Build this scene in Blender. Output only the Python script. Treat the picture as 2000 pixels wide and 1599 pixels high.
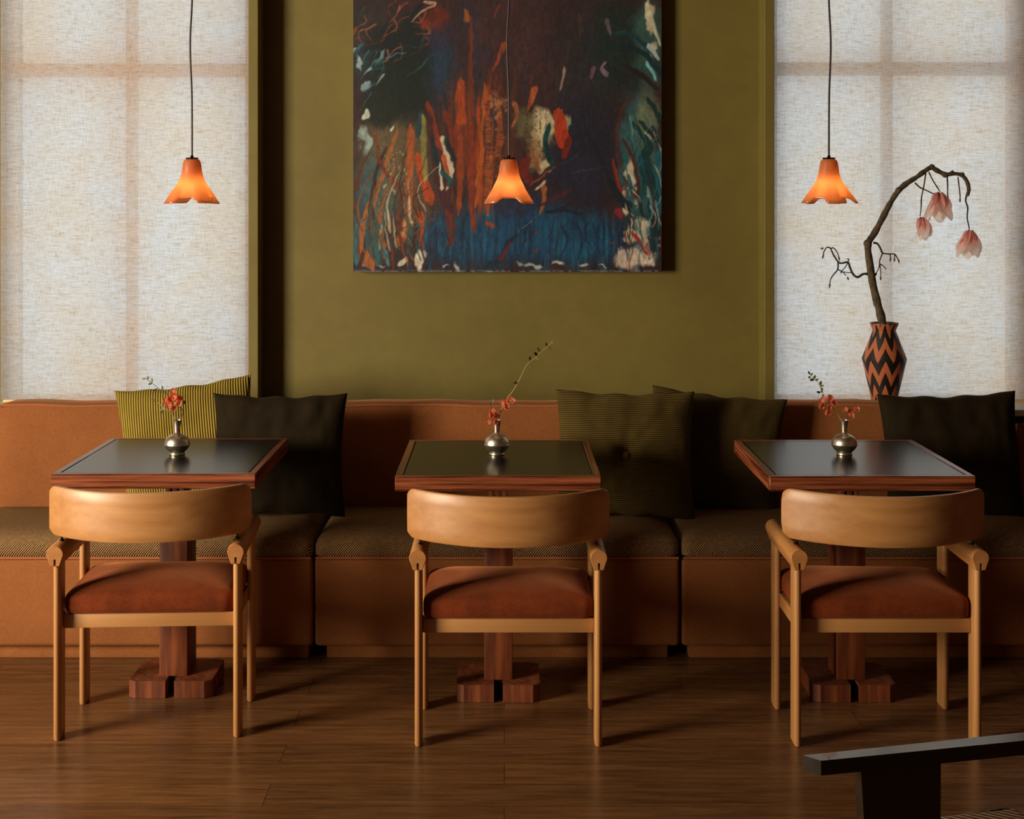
import bpy, bmesh, math, random
import numpy as np
from mathutils import Vector, Matrix, Euler, noise as mnoise
for o in list(bpy.data.objects): bpy.data.objects.remove(o)
S = bpy.context.scene
COL = S.collection
PI = math.pi

# ------------------------------------------------------------------ camera
F, CX, CY, EYE = 2642.0, 985.0, 400.0, 1.56
cam = bpy.data.cameras.new('camera'); camo = bpy.data.objects.new('camera', cam); COL.objects.link(camo)
camo.location = (0, 0, EYE); camo.rotation_euler = (PI/2, 0, 0)
cam.sensor_width = 36; cam.lens = F/2000*36
cam.shift_x = (1000-CX)/2000; cam.shift_y = -(799.5-CY)/2000
cam.clip_start = .05
S.camera = camo
S.view_settings.view_transform = 'Standard'; S.view_settings.look = 'None'
S.view_settings.gamma = 1; S.view_settings.exposure = 0; S.view_settings.use_curve_mapping = False

# ------------------------------------------------------------------ world: hazy daylight outside the blinds
W = bpy.data.worlds.new('World'); S.world = W; W.use_nodes = True
nt = W.node_tree; nt.nodes.clear()
wo = nt.nodes.new('ShaderNodeOutputWorld'); wb = nt.nodes.new('ShaderNodeBackground')
wt = nt.nodes.new('ShaderNodeTexCoord'); wn = nt.nodes.new('ShaderNodeTexNoise'); wn.inputs['Scale'].default_value = 7
wn.inputs['Detail'].default_value = 1
wr = nt.nodes.new('ShaderNodeValToRGB')
wr.color_ramp.elements[0].position = .35; wr.color_ramp.elements[0].color = (.93, .84, .70, 1)
wr.color_ramp.elements[1].position = .62; wr.color_ramp.elements[1].color = (.72, .84, 1.0, 1)
nt.links.new(wt.outputs['Generated'], wn.inputs['Vector']); nt.links.new(wn.outputs['Fac'], wr.inputs['Fac'])
nt.links.new(wr.outputs['Color'], wb.inputs['Color']); wb.inputs['Strength'].default_value = 1.6
nt.links.new(wb.outputs[0], wo.inputs[0])

# ------------------------------------------------------------------ daylight of the big window in the left wall
def area(name, loc, target, sx, sy, power, color):
    l = bpy.data.lights.new(name, 'AREA'); l.shape = 'RECTANGLE'; l.size = sx; l.size_y = sy
    l.energy = power; l.color = color
    o = bpy.data.objects.new(name, l); COL.objects.link(o); o.location = loc
    o.rotation_euler = (Vector(target)-Vector(loc)).to_track_quat('-Z', 'Y').to_euler()
    return o
area('window_daylight', (-4.22, 1.70, 1.65), (0, 3.0, 1.30), 1.45, 1.5, 335, (1.0, .86, .66))

# ------------------------------------------------------------------ helpers
def at(x, y, D):
    return Vector(((x-CX)*D/F, D, EYE-(y-CY)*D/F))

def tag(o, label=None, cat=None, group=None, kind=None):
    if label: o['label'] = label
    if cat: o['category'] = cat
    if group: o['group'] = group
    if kind: o['kind'] = kind
    return o

def empty(name, loc, label, cat, group=None, rz=0):
    o = bpy.data.objects.new(name, None); COL.objects.link(o); o.location = loc; o.rotation_euler = (0, 0, rz)
    o.empty_display_size = .1
    return tag(o, label, cat, group)

def obj(name, bm, mat, parent=None, smooth=40):
    me = bpy.data.meshes.new(name)
    bmesh.ops.recalc_face_normals(bm, faces=bm.faces[:])
    bm.to_mesh(me); bm.free()
    if smooth:
        me.shade_smooth(); me.set_sharp_from_angle(angle=math.radians(smooth))
    if mat: me.materials.append(mat)
    o = bpy.data.objects.new(name, me); COL.objects.link(o)
    if parent: o.parent = parent
    return o

def NB(): return bmesh.new()

def box(bm, x0, x1, y0, y1, z0, z1, r=0, seg=2):
    t = NB()
    bmesh.ops.create_cube(t, size=1)
    for v in t.verts:
        v.co = Vector(((x0+x1)/2+v.co.x*(x1-x0), (y0+y1)/2+v.co.y*(y1-y0), (z0+z1)/2+v.co.z*(z1-z0)))
    if r: bmesh.ops.bevel(t, geom=t.edges[:], offset=r, segments=seg, profile=.5, affect='EDGES')
    merge(bm, t)
    return bm

def merge(bm, t, M=None):
    me = bpy.data.meshes.new('tmp'); t.to_mesh(me); t.free()
    if M is not None: me.transform(M)
    bm.from_mesh(me); bpy.data.meshes.remove(me)

def loft(bm, rings, cap0=True, cap1=True, closed=True):
    vs = [[bm.verts.new(p) for p in r] for r in rings]
    n = len(vs[0])
    for a, b in zip(vs[:-1], vs[1:]):
        for i in range(n if closed else n-1):
            j = (i+1) % n
            bm.faces.new((a[i], a[j], b[j], b[i]))
    if cap0: bm.faces.new(vs[0][::-1])
    if cap1: bm.faces.new(vs[-1])
    return vs

def lathe(bm, prof, seg=40, fr=None, fz=None, c=(0, 0, 0), cap0=True, cap1=True):
    rings = []
    for k, (r, z) in enumerate(prof):
        ring = []
        for i in range(seg):
            a = 2*PI*i/seg
            rr = r if fr is None else fr(r, z, a, k)
            zz = z if fz is None else fz(r, z, a, k)
            ring.append((c[0]+rr*math.cos(a), c[1]+rr*math.sin(a), c[2]+zz))
        rings.append(ring)
    loft(bm, rings, cap0, cap1)
    return bm

def rrect(hx, hy, r, z, cx=0, cy=0, n=6):
    pts = []
    r = max(min(r, hx, hy), 1e-4)
    for (sx, sy, a0) in ((1, 1, 0), (-1, 1, PI/2), (-1, -1, PI), (1, -1, 1.5*PI)):
        for i in range(n+1):
            a = a0+PI/2*i/n
            pts.append((cx+sx*(hx-r)+r*math.cos(a), cy+sy*(hy-r)+r*math.sin(a), z))
    return pts

def catmull(pts, sub=4):
    P = [Vector(p) for p in pts]
    if len(P) < 3: return P
    Q = [P[0]*2-P[1]]+P+[P[-1]*2-P[-2]]
    out = []
    for i in range(1, len(Q)-2):
        for s in range(sub):
            t = s/sub
            a, b, c, d = Q[i-1], Q[i], Q[i+1], Q[i+2]
            out.append(.5*((2*b)+(c-a)*t+(2*a-5*b+4*c-d)*t*t+(3*b-a-3*c+d)*t**3))
    out.append(P[-1])
    return out

def tube(bm, pts, r0, r1=None, seg=8, sub=4, bump=0, seed=0):
    if r1 is None: r1 = r0
    P = catmull(pts, sub) if sub > 1 else [Vector(p) for p in pts]
    rings = []; n = len(P)
    up = Vector((0, 1, 0))
    for i, p in enumerate(P):
        d = (P[min(i+1, n-1)]-P[max(i-1, 0)]).normalized()
        u = up - d*up.dot(d)
        if u.length < 1e-3: u = Vector((1, 0, 0)) - d*d.x
        u.normalize(); w = d.cross(u); up = u
        r = r0+(r1-r0)*i/(n-1)
        if bump: r *= 1+bump*mnoise.noise(Vector((i*.45, seed*7.1, 0)))
        rings.append([p+(u*math.cos(2*PI*k/seg)+w*math.sin(2*PI*k/seg))*r for k in range(seg)])
    loft(bm, rings)
    return bm

# ------------------------------------------------------------------ materials
def lin(r, g, b):
    f = lambda c: ((c/255+.055)/1.055)**2.4 if c/255 > .04045 else c/255/12.92
    return (f(r), f(g), f(b), 1)

class M:
    def __init__(s, name):
        s.m = bpy.data.materials.new(name); s.m.use_nodes = True; s.nt = s.m.node_tree
        s.b = s.nt.nodes['Principled BSDF']; s.out = s.nt.nodes['Material Output']
    def n(s, typ, **kw):
        x = s.nt.nodes.new('ShaderNode'+typ)
        for k, v in kw.items():
            if k in x.inputs: x.inputs[k].default_value = v
            else: setattr(x, k, v)
        return x
    def l(s, a, b): s.nt.links.new(a, b)
    def coord(s, scale=(1, 1, 1), rot=(0, 0, 0), which='Object'):
        t = s.n('TexCoord'); mp = s.n('Mapping'); mp.inputs['Scale'].default_value = scale; mp.inputs['Rotation'].default_value = rot
        s.l(t.outputs[which], mp.inputs['Vector']); return mp.outputs[0]
    def noise(s, vec, scale, detail=3, rough=.5):
        x = s.n('TexNoise'); x.inputs['Scale'].default_value = scale; x.inputs['Detail'].default_value = detail
        x.inputs['Roughness'].default_value = rough; s.l(vec, x.inputs['Vector']); return x.outputs['Fac']
    def ramp(s, fac, *stops):
        r = s.n('ValToRGB'); e = r.color_ramp.elements
        while len(e) < len(stops): e.new(.5)
        for i, (p, c) in enumerate(stops): e[i].position = p; e[i].color = c
        s.l(fac, r.inputs[0]); return r.outputs[0]
    def math(s, op, a, b=None):
        x = s.n('Math', operation=op)
        for i, v in enumerate((a, b)):
            if v is None: continue
            if isinstance(v, (int, float)): x.inputs[i].default_value = v
            else: s.l(v, x.inputs[i])
        return x.outputs[0]
    def mul(s, a, b, f=1.0):
        x = s.n('MixRGB', blend_type='MULTIPLY'); x.inputs[0].default_value = f
        s.l(a, x.inputs[1])
        if isinstance(b, tuple): x.inputs[2].default_value = b
        else: s.l(b, x.inputs[2])
        return x.outputs[0]
    def bump(s, h, strength, dist):
        x = s.n('Bump'); x.inputs['Strength'].default_value = strength; x.inputs['Distance'].default_value = dist
        s.l(h, x.inputs['Height']); s.l(x.outputs[0], s.b.inputs['Normal'])
    def base(s, c):
        if isinstance(c, tuple): s.b.inputs['Base Color'].default_value = c
        else: s.l(c, s.b.inputs['Base Color'])
    def set(s, **kw):
        for k, v in kw.items():
            s.b.inputs[k.replace('_', ' ')].default_value = v
        return s

def wood(name, c0, c1, axis='X', rough=.42, scale=26, stretch=.06, lo=.35, hi=.65, coat=0):
    m = M(name); sc = [1, 1, 1]; sc['XYZ'.index(axis)] = stretch
    v = m.coord(tuple(sc)); g = m.noise(v, scale, 6, .65)
    big = m.noise(v, scale*.22, 2)
    col = m.ramp(g, (lo, c0), (hi, c1))
    col = m.mul(col, m.ramp(big, (.3, (.78, .74, .7, 1)), (.7, (1.0, 1.0, 1.0, 1))))
    m.base(col); m.set(Roughness=rough); m.b.inputs['Coat Weight'].default_value = coat
    m.bump(g, .08, .001)
    return m.m

def velvet(name, c, dark=.6, sheen=.5, tint=None, scale=9):
    m = M(name); v = m.coord()
    n1 = m.noise(v, scale, 4, .6); n2 = m.noise(v, 160, 2)
    d = tuple(x*dark for x in c[:3])+(1,)
    col = m.ramp(n1, (.3, d), (.7, c))
    col = m.mul(col, m.ramp(n2, (.3, (.8, .8, .8, 1)), (.7, (1, 1, 1, 1))))
    m.base(col); m.set(Roughness=.85)
    m.b.inputs['Sheen Weight'].default_value = sheen; m.b.inputs['Sheen Roughness'].default_value = .4
    m.b.inputs['Sheen Tint'].default_value = tint or c
    m.b.inputs['Specular IOR Level'].default_value = .15
    m.bump(n2, .15, .001)
    return m.m

def corduroy(name, c, cd, axis, freq):
    m = M(name); sc = [0, 0, 0]; sc['XYZ'.index(axis)] = 1
    v = m.coord()
    nv = m.n('TexNoise'); nv.inputs['Scale'].default_value = 5; m.l(v, nv.inputs['Vector'])
    sep = m.n('SeparateXYZ'); m.l(v, sep.inputs[0])
    a = m.math('ADD', m.math('MULTIPLY', sep.outputs['XYZ'.index(axis)], freq*2*PI), m.math('MULTIPLY', nv.outputs['Fac'], 1.6))
    w = m.math('ADD', m.math('MULTIPLY', m.math('SINE', a), .5), .5)
    n2 = m.noise(v, 9, 3)
    col = m.ramp(w, (.12, cd), (.6, c))
    col = m.mul(col, m.ramp(n2, (.3, (.7, .68, .6, 1)), (.7, (1, 1, 1, 1))))
    m.base(col); m.set(Roughness=.85); m.b.inputs['Sheen Weight'].default_value = .35; m.b.inputs['Sheen Tint'].default_value = c
    m.b.inputs['Specular IOR Level'].default_value = .15
    m.bump(w, .8, .003)
    return m.m

def plain(name, c, rough=.5, metal=0, var=.15, scale=20, **kw):
    m = M(name); v = m.coord(); n1 = m.noise(v, scale, 3)
    d = tuple(x*(1-var) for x in c[:3])+(1,)
    m.base(m.ramp(n1, (.3, d), (.7, c))); m.set(Roughness=rough, Metallic=metal)
    for k, x in kw.items(): m.b.inputs[k.replace('_', ' ')].default_value = x
    return m.m

MT = {}
MT['chair'] = wood('chair_beech', (.46, .20, .056, 1), (.56, .275, .088, 1), 'X', .46, 34, .07)
MT['chairz'] = wood('chair_beech_leg', (.46, .20, .060, 1), (.58, .29, .10, 1), 'Z', .42, 30, .05)
MT['chairy'] = wood('chair_beech_arm', (.44, .18, .050, 1), (.54, .25, .078, 1), 'Y', .42, 28, .07)
for k in ('chair', 'chairz', 'chairy'): MT[k].node_tree.nodes['Principled BSDF'].inputs['Specular IOR Level'].default_value = .8
MT['rose'] = wood('rosewood', (.07, .012, .005, 1), (.40, .115, .045, 1), 'X', .32, 95, .022, .40, .60, coat=.2)
MT['rosey'] = wood('rosewood_side', (.07, .012, .005, 1), (.36, .10, .04, 1), 'Y', .32, 95, .022, .40, .60, coat=.2)
MT['rosez'] = wood('rosewood_post', (.09, .016, .004, 1), (.26, .068, .016, 1), 'Z', .55, 50, .06, .36, .64)
MT['black_top'] = plain('black_table_inset', (.007, .006, .006, 1), .24, 0, .2, 6)
MT['groove'] = plain('table_groove', (.006, .005, .004, 1), .7)
MT['rust'] = velvet('rust_velvet', (.23, .042, .008, 1), .5, .6, (.75, .28, .12, 1), 10)
MT['sofa'] = velvet('terracotta_velvet', (.33, .115, .034, 1), .80, .30, (.6, .3, .15, 1), 5)
MT['piping'] = velvet('terracotta_piping', (.44, .15, .055, 1), .85, .5, (.7, .35, .2, 1), 5)
MT['olive_dark'] = velvet('dark_olive_velvet', (.022, .013, .003, 1), .55, .14, (.14, .08, .02, 1), 6)
MT['cord_green'] = corduroy('yellow_green_corduroy', (.46, .34, .05, 1), (.045, .020, .008, 1), 'X', 108)
MT['cord_brown'] = corduroy('brown_green_corduroy', (.16, .108, .024, 1), (.022, .012, .004, 1), 'Z', 150)
MT['cord_brown2'] = corduroy('moss_corduroy', (.12, .078, .018, 1), (.025, .013, .005, 1), 'Z', 150)
MT['cord_black'] = plain('black_cord', (.025, .012, .008, 1), .5)
MT['metal_dark'] = plain('dark_metal', (.05, .04, .035, 1), .3, 1)
MT['white'] = plain('white_sill', (.75, .78, .74, 1), .35)
MT['dark_wood'] = wood('black_stained_wood', (.006, .005, .004, 1), (.018, .014, .011, 1), 'X', .2, 30, .06, coat=.6)
MT['bark'] = None

def m_wall():
    m = M('olive_plaster'); v = m.coord()
    n1 = m.noise(v, 1.6, 5, .6); n2 = m.noise(v, 14, 4, .6)
    col = m.ramp(n1, (.3, (.160, .120, .021, 1)), (.7, (.205, .158, .031, 1)))
    col = m.mul(col, m.ramp(n2, (.3, (.9, .9, .88, 1)), (.7, (1, 1, 1, 1))))
    m.base(col); m.set(Roughness=.62); m.bump(n2, .12, .004)
    return m.m
MT['wall'] = m_wall(); MT['wall_dark'] = plain('dark_brown_plaster', (.09, .028, .009, 1), .8)

def m_floor():
    m = M('oak_floor'); v = m.coord()
    br = m.n('TexBrick'); br.offset = .37; br.offset_frequency = 2
    for k, x in dict(Scale=1.0).items(): br.inputs[k].default_value = x
    br.inputs['Brick Width'].default_value = 1.7; br.inputs['Row Height'].default_value = .135
    br.inputs['Mortar Size'].default_value = .0016; br.inputs['Bias'].default_value = 0
    br.inputs['Color1'].default_value = (.62, .62, .62, 1); br.inputs['Color2'].default_value = (1, 1, 1, 1)
    br.inputs['Mortar'].default_value = (.25, .22, .2, 1); m.l(v, br.inputs['Vector'])
    # each board gets its own grain offset
    add = m.n('VectorMath', operation='ADD'); m.l(v, add.inputs[0])
    sc = m.n('VectorMath', operation='SCALE'); sc.inputs['Scale'].default_value = 9; m.l(br.outputs['Color'], sc.inputs[0]); m.l(sc.outputs[0], add.inputs[1])
    mp = m.n('Mapping'); mp.inputs['Scale'].default_value = (.09, 1, 1); m.l(add.outputs[0], mp.inputs[0])
    g = m.noise(mp.outputs[0], 55, 7, .65)
    mp2 = m.n('Mapping'); mp2.inputs['Scale'].default_value = (.22, 1, 1); m.l(add.outputs[0], mp2.inputs[0])
    wv = m.n('TexWave'); wv.wave_type = 'RINGS'; wv.inputs['Scale'].default_value = 7; wv.inputs['Distortion'].default_value = 9
    wv.inputs['Detail'].default_value = 4; wv.inputs['Detail Scale'].default_value = 1.2; m.l(mp2.outputs[0], wv.inputs['Vector'])
    col = m.ramp(g, (.33, (.120, .050, .018, 1)), (.62, (.215, .098, .036, 1)))
    col = m.mul(col, m.ramp(wv.outputs['Fac'], (.02, (.84, .8, .76, 1)), (.25, (1, 1, 1, 1))))
    col = m.mul(col, br.outputs['Color'], .75)
    m.base(col)
    rr = m.ramp(g, (.3, (.20, .20, .20, 1)), (.7, (.32, .32, .32, 1))); m.l(rr, m.b.inputs['Roughness'])
    m.bump(g, .05, .001)
    return m.m
MT['floor'] = m_floor()

def m_weave():
    m = M('brown_twill'); v = m.coord()
    sep = m.n('SeparateXYZ'); m.l(v, sep.inputs[0])
    yz = m.math('ADD', sep.outputs[1], sep.outputs[2])
    f = 2*PI*120
    a = m.math('SINE', m.math('MULTIPLY', m.math('ADD', sep.outputs[0], m.math('MULTIPLY', yz, -.8)), f))
    b = m.math('SINE', m.math('MULTIPLY', m.math('ADD', sep.outputs[0], m.math('MULTIPLY', yz, 1.1)), f*1.15))
    w = m.math('ADD', m.math('MULTIPLY', a, .42), m.math('MULTIPLY', b, .0)); w = m.math('ADD', w, .5)
    n1 = m.noise(v, 120, 3)
    w2 = m.math('ADD', w, m.math('MULTIPLY', m.math('SUBTRACT', n1, .5), .7))
    col = m.ramp(w2, (.34, (.030, .013, .006, 1)), (.64, (.46, .27, .115, 1)))
    m.base(col); m.set(Roughness=.9); m.b.inputs['Specular IOR Level'].default_value = .1
    m.bump(w2, .7, .003)
    return m.m
MT['weave'] = m_weave()

def m_linen():
    m = M('linen_blind'); v = m.coord((1, 1, 1))
    mpx = m.n('Mapping'); mpx.inputs['Scale'].default_value = (.13, 1, 1.0); m.l(v, mpx.inputs[0])
    h = m.noise(mpx.outputs[0], 190, 5, .72)
    mpz = m.n('Mapping'); mpz.inputs['Scale'].default_value = (1, 1, .10); m.l(v, mpz.inputs[0])
    vt = m.noise(mpz.outputs[0], 330, 3, .7)
    big = m.noise(v, 3.5, 2)
    mix = m.math('ADD', m.math('MULTIPLY', h, .62), m.math('MULTIPLY', vt, .38))
    col = m.ramp(mix, (.37, (.56, .45, .33, 1)), (.47, (.70, .665, .61, 1)), (.62, (.79, .81, .83, 1)))
    col = m.mul(col, m.ramp(big, (.35, (.96, .90, .83, 1)), (.65, (.93, .96, 1, 1))))
    tr = m.n('BsdfTranslucent'); m.l(col, tr.inputs[0])
    df = m.n('BsdfDiffuse'); m.l(col, df.inputs[0])
    tp = m.n('BsdfTransparent'); m.l(col, tp.inputs[0])
    a = m.n('MixShader'); a.inputs[0].default_value = .20; m.l(tr.outputs[0], a.inputs[1]); m.l(df.outputs[0], a.inputs[2])
    b = m.n('MixShader'); b.inputs[0].default_value = .15; m.l(a.outputs[0], b.inputs[1]); m.l(tp.outputs[0], b.inputs[2])
    m.l(b.outputs[0], m.out.inputs[0])
    return m.m
MT['linen'] = m_linen()

def m_shade():
    m = M('orange_glass_shade'); v = m.coord(); n = m.noise(v, 25, 3)
    c = m.ramp(n, (.3, (.95, .47, .22, 1)), (.7, (.97, .54, .27, 1)))
    tr = m.n('BsdfTranslucent'); m.l(c, tr.inputs[0])
    df = m.n('BsdfDiffuse'); m.l(c, df.inputs[0])
    gl = m.n('BsdfGlossy'); gl.inputs['Roughness'].default_value = .3
    a = m.n('MixShader'); a.inputs[0].default_value = .16; m.l(tr.outputs[0], a.inputs[1]); m.l(df.outputs[0], a.inputs[2])
    b = m.n('MixShader'); b.inputs[0].default_value = .05; m.l(a.outputs[0], b.inputs[1]); m.l(gl.outputs[0], b.inputs[2])
    m.l(b.outputs[0], m.out.inputs[0]); return m.m
MT['shade'] = m_shade()

def m_emit(name, c, s):
    m = M(name); e = m.n('Emission'); e.inputs[0].default_value = c; e.inputs[1].default_value = s
    m.l(e.outputs[0], m.out.inputs[0]); return m.m
MT['bulb'] = m_emit('lamp_bulb', (1, .80, .58, 1), 25)

def m_pewter():
    m = M('brushed_pewter'); v = m.coord((1, 1, 14)); n = m.noise(v, 30, 3)
    m.base((.74, .66, .52, 1)); m.set(Metallic=1.0)
    m.l(m.ramp(n, (.3, (.30, .30, .30, 1)), (.7, (.42, .42, .42, 1))), m.b.inputs['Roughness'])
    m.bump(n, .06, .0005); return m.m
MT['pewter'] = m_pewter()

def m_zigzag():
    m = M('zigzag_ceramic'); t = m.n('TexCoord'); sep = m.n('SeparateXYZ'); m.l(t.outputs['Object'], sep.inputs[0])
    nz = m.noise(t.outputs['Object'], 28, 2)
    ang = m.math('ARCTAN2', sep.outputs[1], sep.outputs[0])
    ph = m.math('ADD', m.math('MULTIPLY', ang, 9/(2*PI)), 20.05)
    fr = m.math('FRACT', ph); tri = m.math('ABSOLUTE', m.math('SUBTRACT', fr, .5))      # 0 .. .5
    z = m.math('ADD', m.math('ADD', sep.outputs[2], m.math('MULTIPLY', tri, .118)), m.math('MULTIPLY', nz, .006))
    q = m.math('FRACT', m.math('DIVIDE', m.math('ADD', z, .0895), .0935))
    k = m.math('GREATER_THAN', q, .53)
    top = m.math('GREATER_THAN', sep.outputs[2], .329)
    k = m.math('MULTIPLY', k, m.math('SUBTRACT', 1, top))
    m.base(m.ramp(k, (.4, (.010, .006, .005, 1)), (.6, (.50, .135, .045, 1)))); m.set(Roughness=.5)
    return m.m
MT['zigzag'] = m_zigzag()

def m_bark():
    m = M('magnolia_bark'); v = m.coord(); n1 = m.noise(v, 45, 5, .7); n2 = m.noise(v, 160, 3)
    m.base(m.ramp(n1, (.35, (.030, .019, .010, 1)), (.68, (.15, .105, .050, 1)))); m.set(Roughness=.85)
    m.bump(n1, .6, .004); return m.m
MT['bark'] = m_bark()
MT['twig'] = plain('dark_twig', (.045, .026, .012, 1), .7)
MT['stem'] = plain('pale_stem', (.42, .31, .13, 1), .6)
MT['leaf'] = plain('small_leaf', (.11, .10, .025, 1), .6)
MT['bud'] = plain('bud_scale', (.12, .07, .025, 1), .7)

def m_petal(name, c0, c1, zlen):
    m = M(name); t = m.n('TexCoord'); n = m.noise(t.outputs['Object'], 45, 3)
    sep = m.n('SeparateXYZ'); m.l(t.outputs['Generated'], sep.inputs[0])
    f = m.math('ADD', m.math('MULTIPLY', sep.outputs[2], .8), m.math('MULTIPLY', n, .35))
    col = m.ramp(f, (.25, c1), (.85, c0))
    m.base(col); m.set(Roughness=.6)
    tr = m.n('BsdfTranslucent'); m.l(col, tr.inputs[0])
    a = m.n('MixShader'); a.inputs[0].default_value = .62; m.l(m.b.outputs[0], a.inputs[1]); m.l(tr.outputs[0], a.inputs[2])
    m.l(a.outputs[0], m.out.inputs[0]); return m.m
MT['magnolia'] = m_petal('magnolia_petal', (.90, .52, .46, 1), (1, .93, .87, 1), .1)
MT['quince'] = m_petal('quince_petal', (.92, .28, .16, 1), (.95, .40, .25, 1), .1)
MT['stamen'] = plain('stamen', (.75, .55, .25, 1), .6)
MT['rush'] = None
def m_rush():
    m = M('woven_rush'); v = m.coord()
    w = m.n('TexWave'); w.inputs['Scale'].default_value = 38; w.inputs['Distortion'].default_value = .6; w.bands_direction = 'DIAGONAL'; m.l(v, w.inputs['Vector'])
    m.base(m.ramp(w.outputs['Fac'], (.2, (.10, .05, .016, 1)), (.7, (.42, .25, .09, 1)))); m.set(Roughness=.8); m.bump(w.outputs['Fac'], .8, .004)
    return m.m
MT['rush'] = m_rush()
MT['frame'] = plain('window_frame_paint', (.95, .52, .22, 1), .5)
def m_pane():
    m = M('window_pane'); tp = m.n('BsdfTransparent'); tp.inputs[0].default_value = (.96, .97, .96, 1); gl = m.n('BsdfGlossy'); gl.inputs['Roughness'].default_value = .02
    a = m.n('MixShader'); a.inputs[0].default_value = .05; m.l(tp.outputs[0], a.inputs[1]); m.l(gl.outputs[0], a.inputs[2]); m.l(a.outputs[0], m.out.inputs[0]); return m.m
MT['pane'] = m_pane()

# ------------------------------------------------------------------ room
def struct(name, bm, mat, parent=None, smooth=0):
    o = obj(name, bm, mat, parent, smooth)
    if parent is None: tag(o, kind='structure')
    return o
XL, XR, YB, ZC = -4.25, 3.0, -1.2, 2.95
b = NB(); box(b, XL-.15, XR+.15, YB-.15, 5.75, -.1, 0); struct('floor', b, MT['floor'])
b = NB(); box(b, XL-.15, XR+.15, YB-.15, 5.75, ZC, ZC+.1); struct('ceiling', b, plain('ceiling_paint', (.045, .03, .012, 1), .8))
# left wall with the window opening
b = NB()
box(b, XL-.15, XL, YB, .75, 0, ZC); box(b, XL-.15, XL, 2.65, 5.75, 0, ZC)
box(b, XL-.15, XL, .75, 2.65, 0, .8); box(b, XL-.15, XL, .75, 2.65, 2.55, ZC)
struct('wall_left', b, MT['wall'])
b = NB(); box(b, XR, XR+.15, YB, 5.75, 0, ZC); struct('wall_right', b, MT['wall_dark'])
b = NB(); box(b, XL-.15, XR+.15, YB-.15, YB, 0, ZC); struct('wall_front', b, MT['wall_dark'])
# back wall: recessed olive panel between two window bays
YP, YW, YO = 5.44, 5.56, 5.72
wl0, wl1, wr0, wr1 = -2.035, -1.031, 1.087, 2.160      # openings
zs = .765
b = NB()
box(b, -.992, 1.048, YW, YO, 0, ZC)
box(b, XL, wl0, YP+.05, YO, 0, ZC); box(b, wr1, XR, YP+.05, YO, 0, ZC)
box(b, wl0, -1.031, YP, YO, 0, zs-.03); box(b, 1.087, wr1, YP, YO, 0, zs-.03)
box(b, wl0, -1.031, YP+.05, YO, 2.75, ZC); box(b, 1.087, wr1, YP+.05, YO, 2.75, ZC)
struct('wall_back', b, MT['wall'])
b = NB(); box(b, -1.030, -.990, YP, YO, 0, ZC, .003); struct('trim_1', b, MT['wall'])
b = NB(); box(b, 1.046, 1.086, YP, YO, 0, ZC, .003); struct('trim_2', b, MT['wall'])
for i, (x0, x1, vx, hz) in enumerate(((wl0, wl1, -1.53, 2.112), (wr0, wr1, 1.571, 2.118))):
    y0, y1 = 5.54, 5.59
    b = NB(); f = .03
    g = f if i == 0 else .09
    box(b, x0, x0+f, y0, y1, zs, 2.75); box(b, x1-g, x1, y0, y1, zs, 2.75)
    box(b, x0+f, x1-g, y0, y1, zs, zs+.014); box(b, x0+f, x1-g, y0, y1, 2.72, 2.75)
    box(b, vx-.021, vx+.021, y0+.005, y1-.01, zs+.014, 2.72)
    box(b, x0+f, x1-g, y0+.006, y1-.011, hz-.027, hz+.027)
    w = struct('window_%d' % (i+1), b, MT['frame'])
    p = NB(); box(p, x0+f, x1-g, y1-.03, y1-.026, zs+.014, 2.72); obj('pane', p, MT['pane'], w, 0)
    s = NB(); box(s, x0-.02 if i else x0-.12, x1+(.5 if i else 0), 5.262, y0, zs-.028, zs-.002, .004)
    so = struct('trim_%d' % (3+i), s, MT['white'])
# frame of the side window that the daylight comes through
b = NB()
for (ya, yb, za, zb) in ((.75, .81, .8, 2.55), (2.59, 2.65, .8, 2.55), (.81, 2.59, .8, .86), (.81, 2.59, 2.49, 2.55)):
    box(b, XL-.12, XL-.05, ya, yb, za, zb)
struct('window_3', b, MT['frame'])

# blinds
def blind(x0, x1, zb, label):
    r = empty('roller_blind', ((x0+x1)/2, 5.478, 2.80), label, 'blind', None)
    b = NB(); hw = (x1-x0)/2
    nx, nz = 40, 60
    vs = [[b.verts.new((-hw+2*hw*i/nx, .004*math.sin(i*.33+1)*(k/nz), -(2.80-zb)*k/nz)) for i in range(nx+1)] for k in range(nz+1)]
    for k in range(nz):
        for i in range(nx): b.faces.new((vs[k][i], vs[k][i+1], vs[k+1][i+1], vs[k+1][i]))
    obj('fabric', b, MT['linen'], r, 180)
    t = NB(); box(t, -hw+.01, hw-.01, -.006, .006, -(2.80-zb)-.012, -(2.80-zb), .003); obj('bottom_rail', t, MT['frame'], r)
    t = NB(); tube(t, [(-hw, 0, .02), (hw, 0, .02)], .02, .02, 16, 1); obj('roller', t, MT['frame'], r)
blind(-2.040, -1.033, .772, 'cream linen roller blind on the window above the yellow-green corduroy cushion')
blind(1.089, 2.150, .772, 'translucent cream linen roller blind behind the zigzag vase and magnolia branch')

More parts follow.
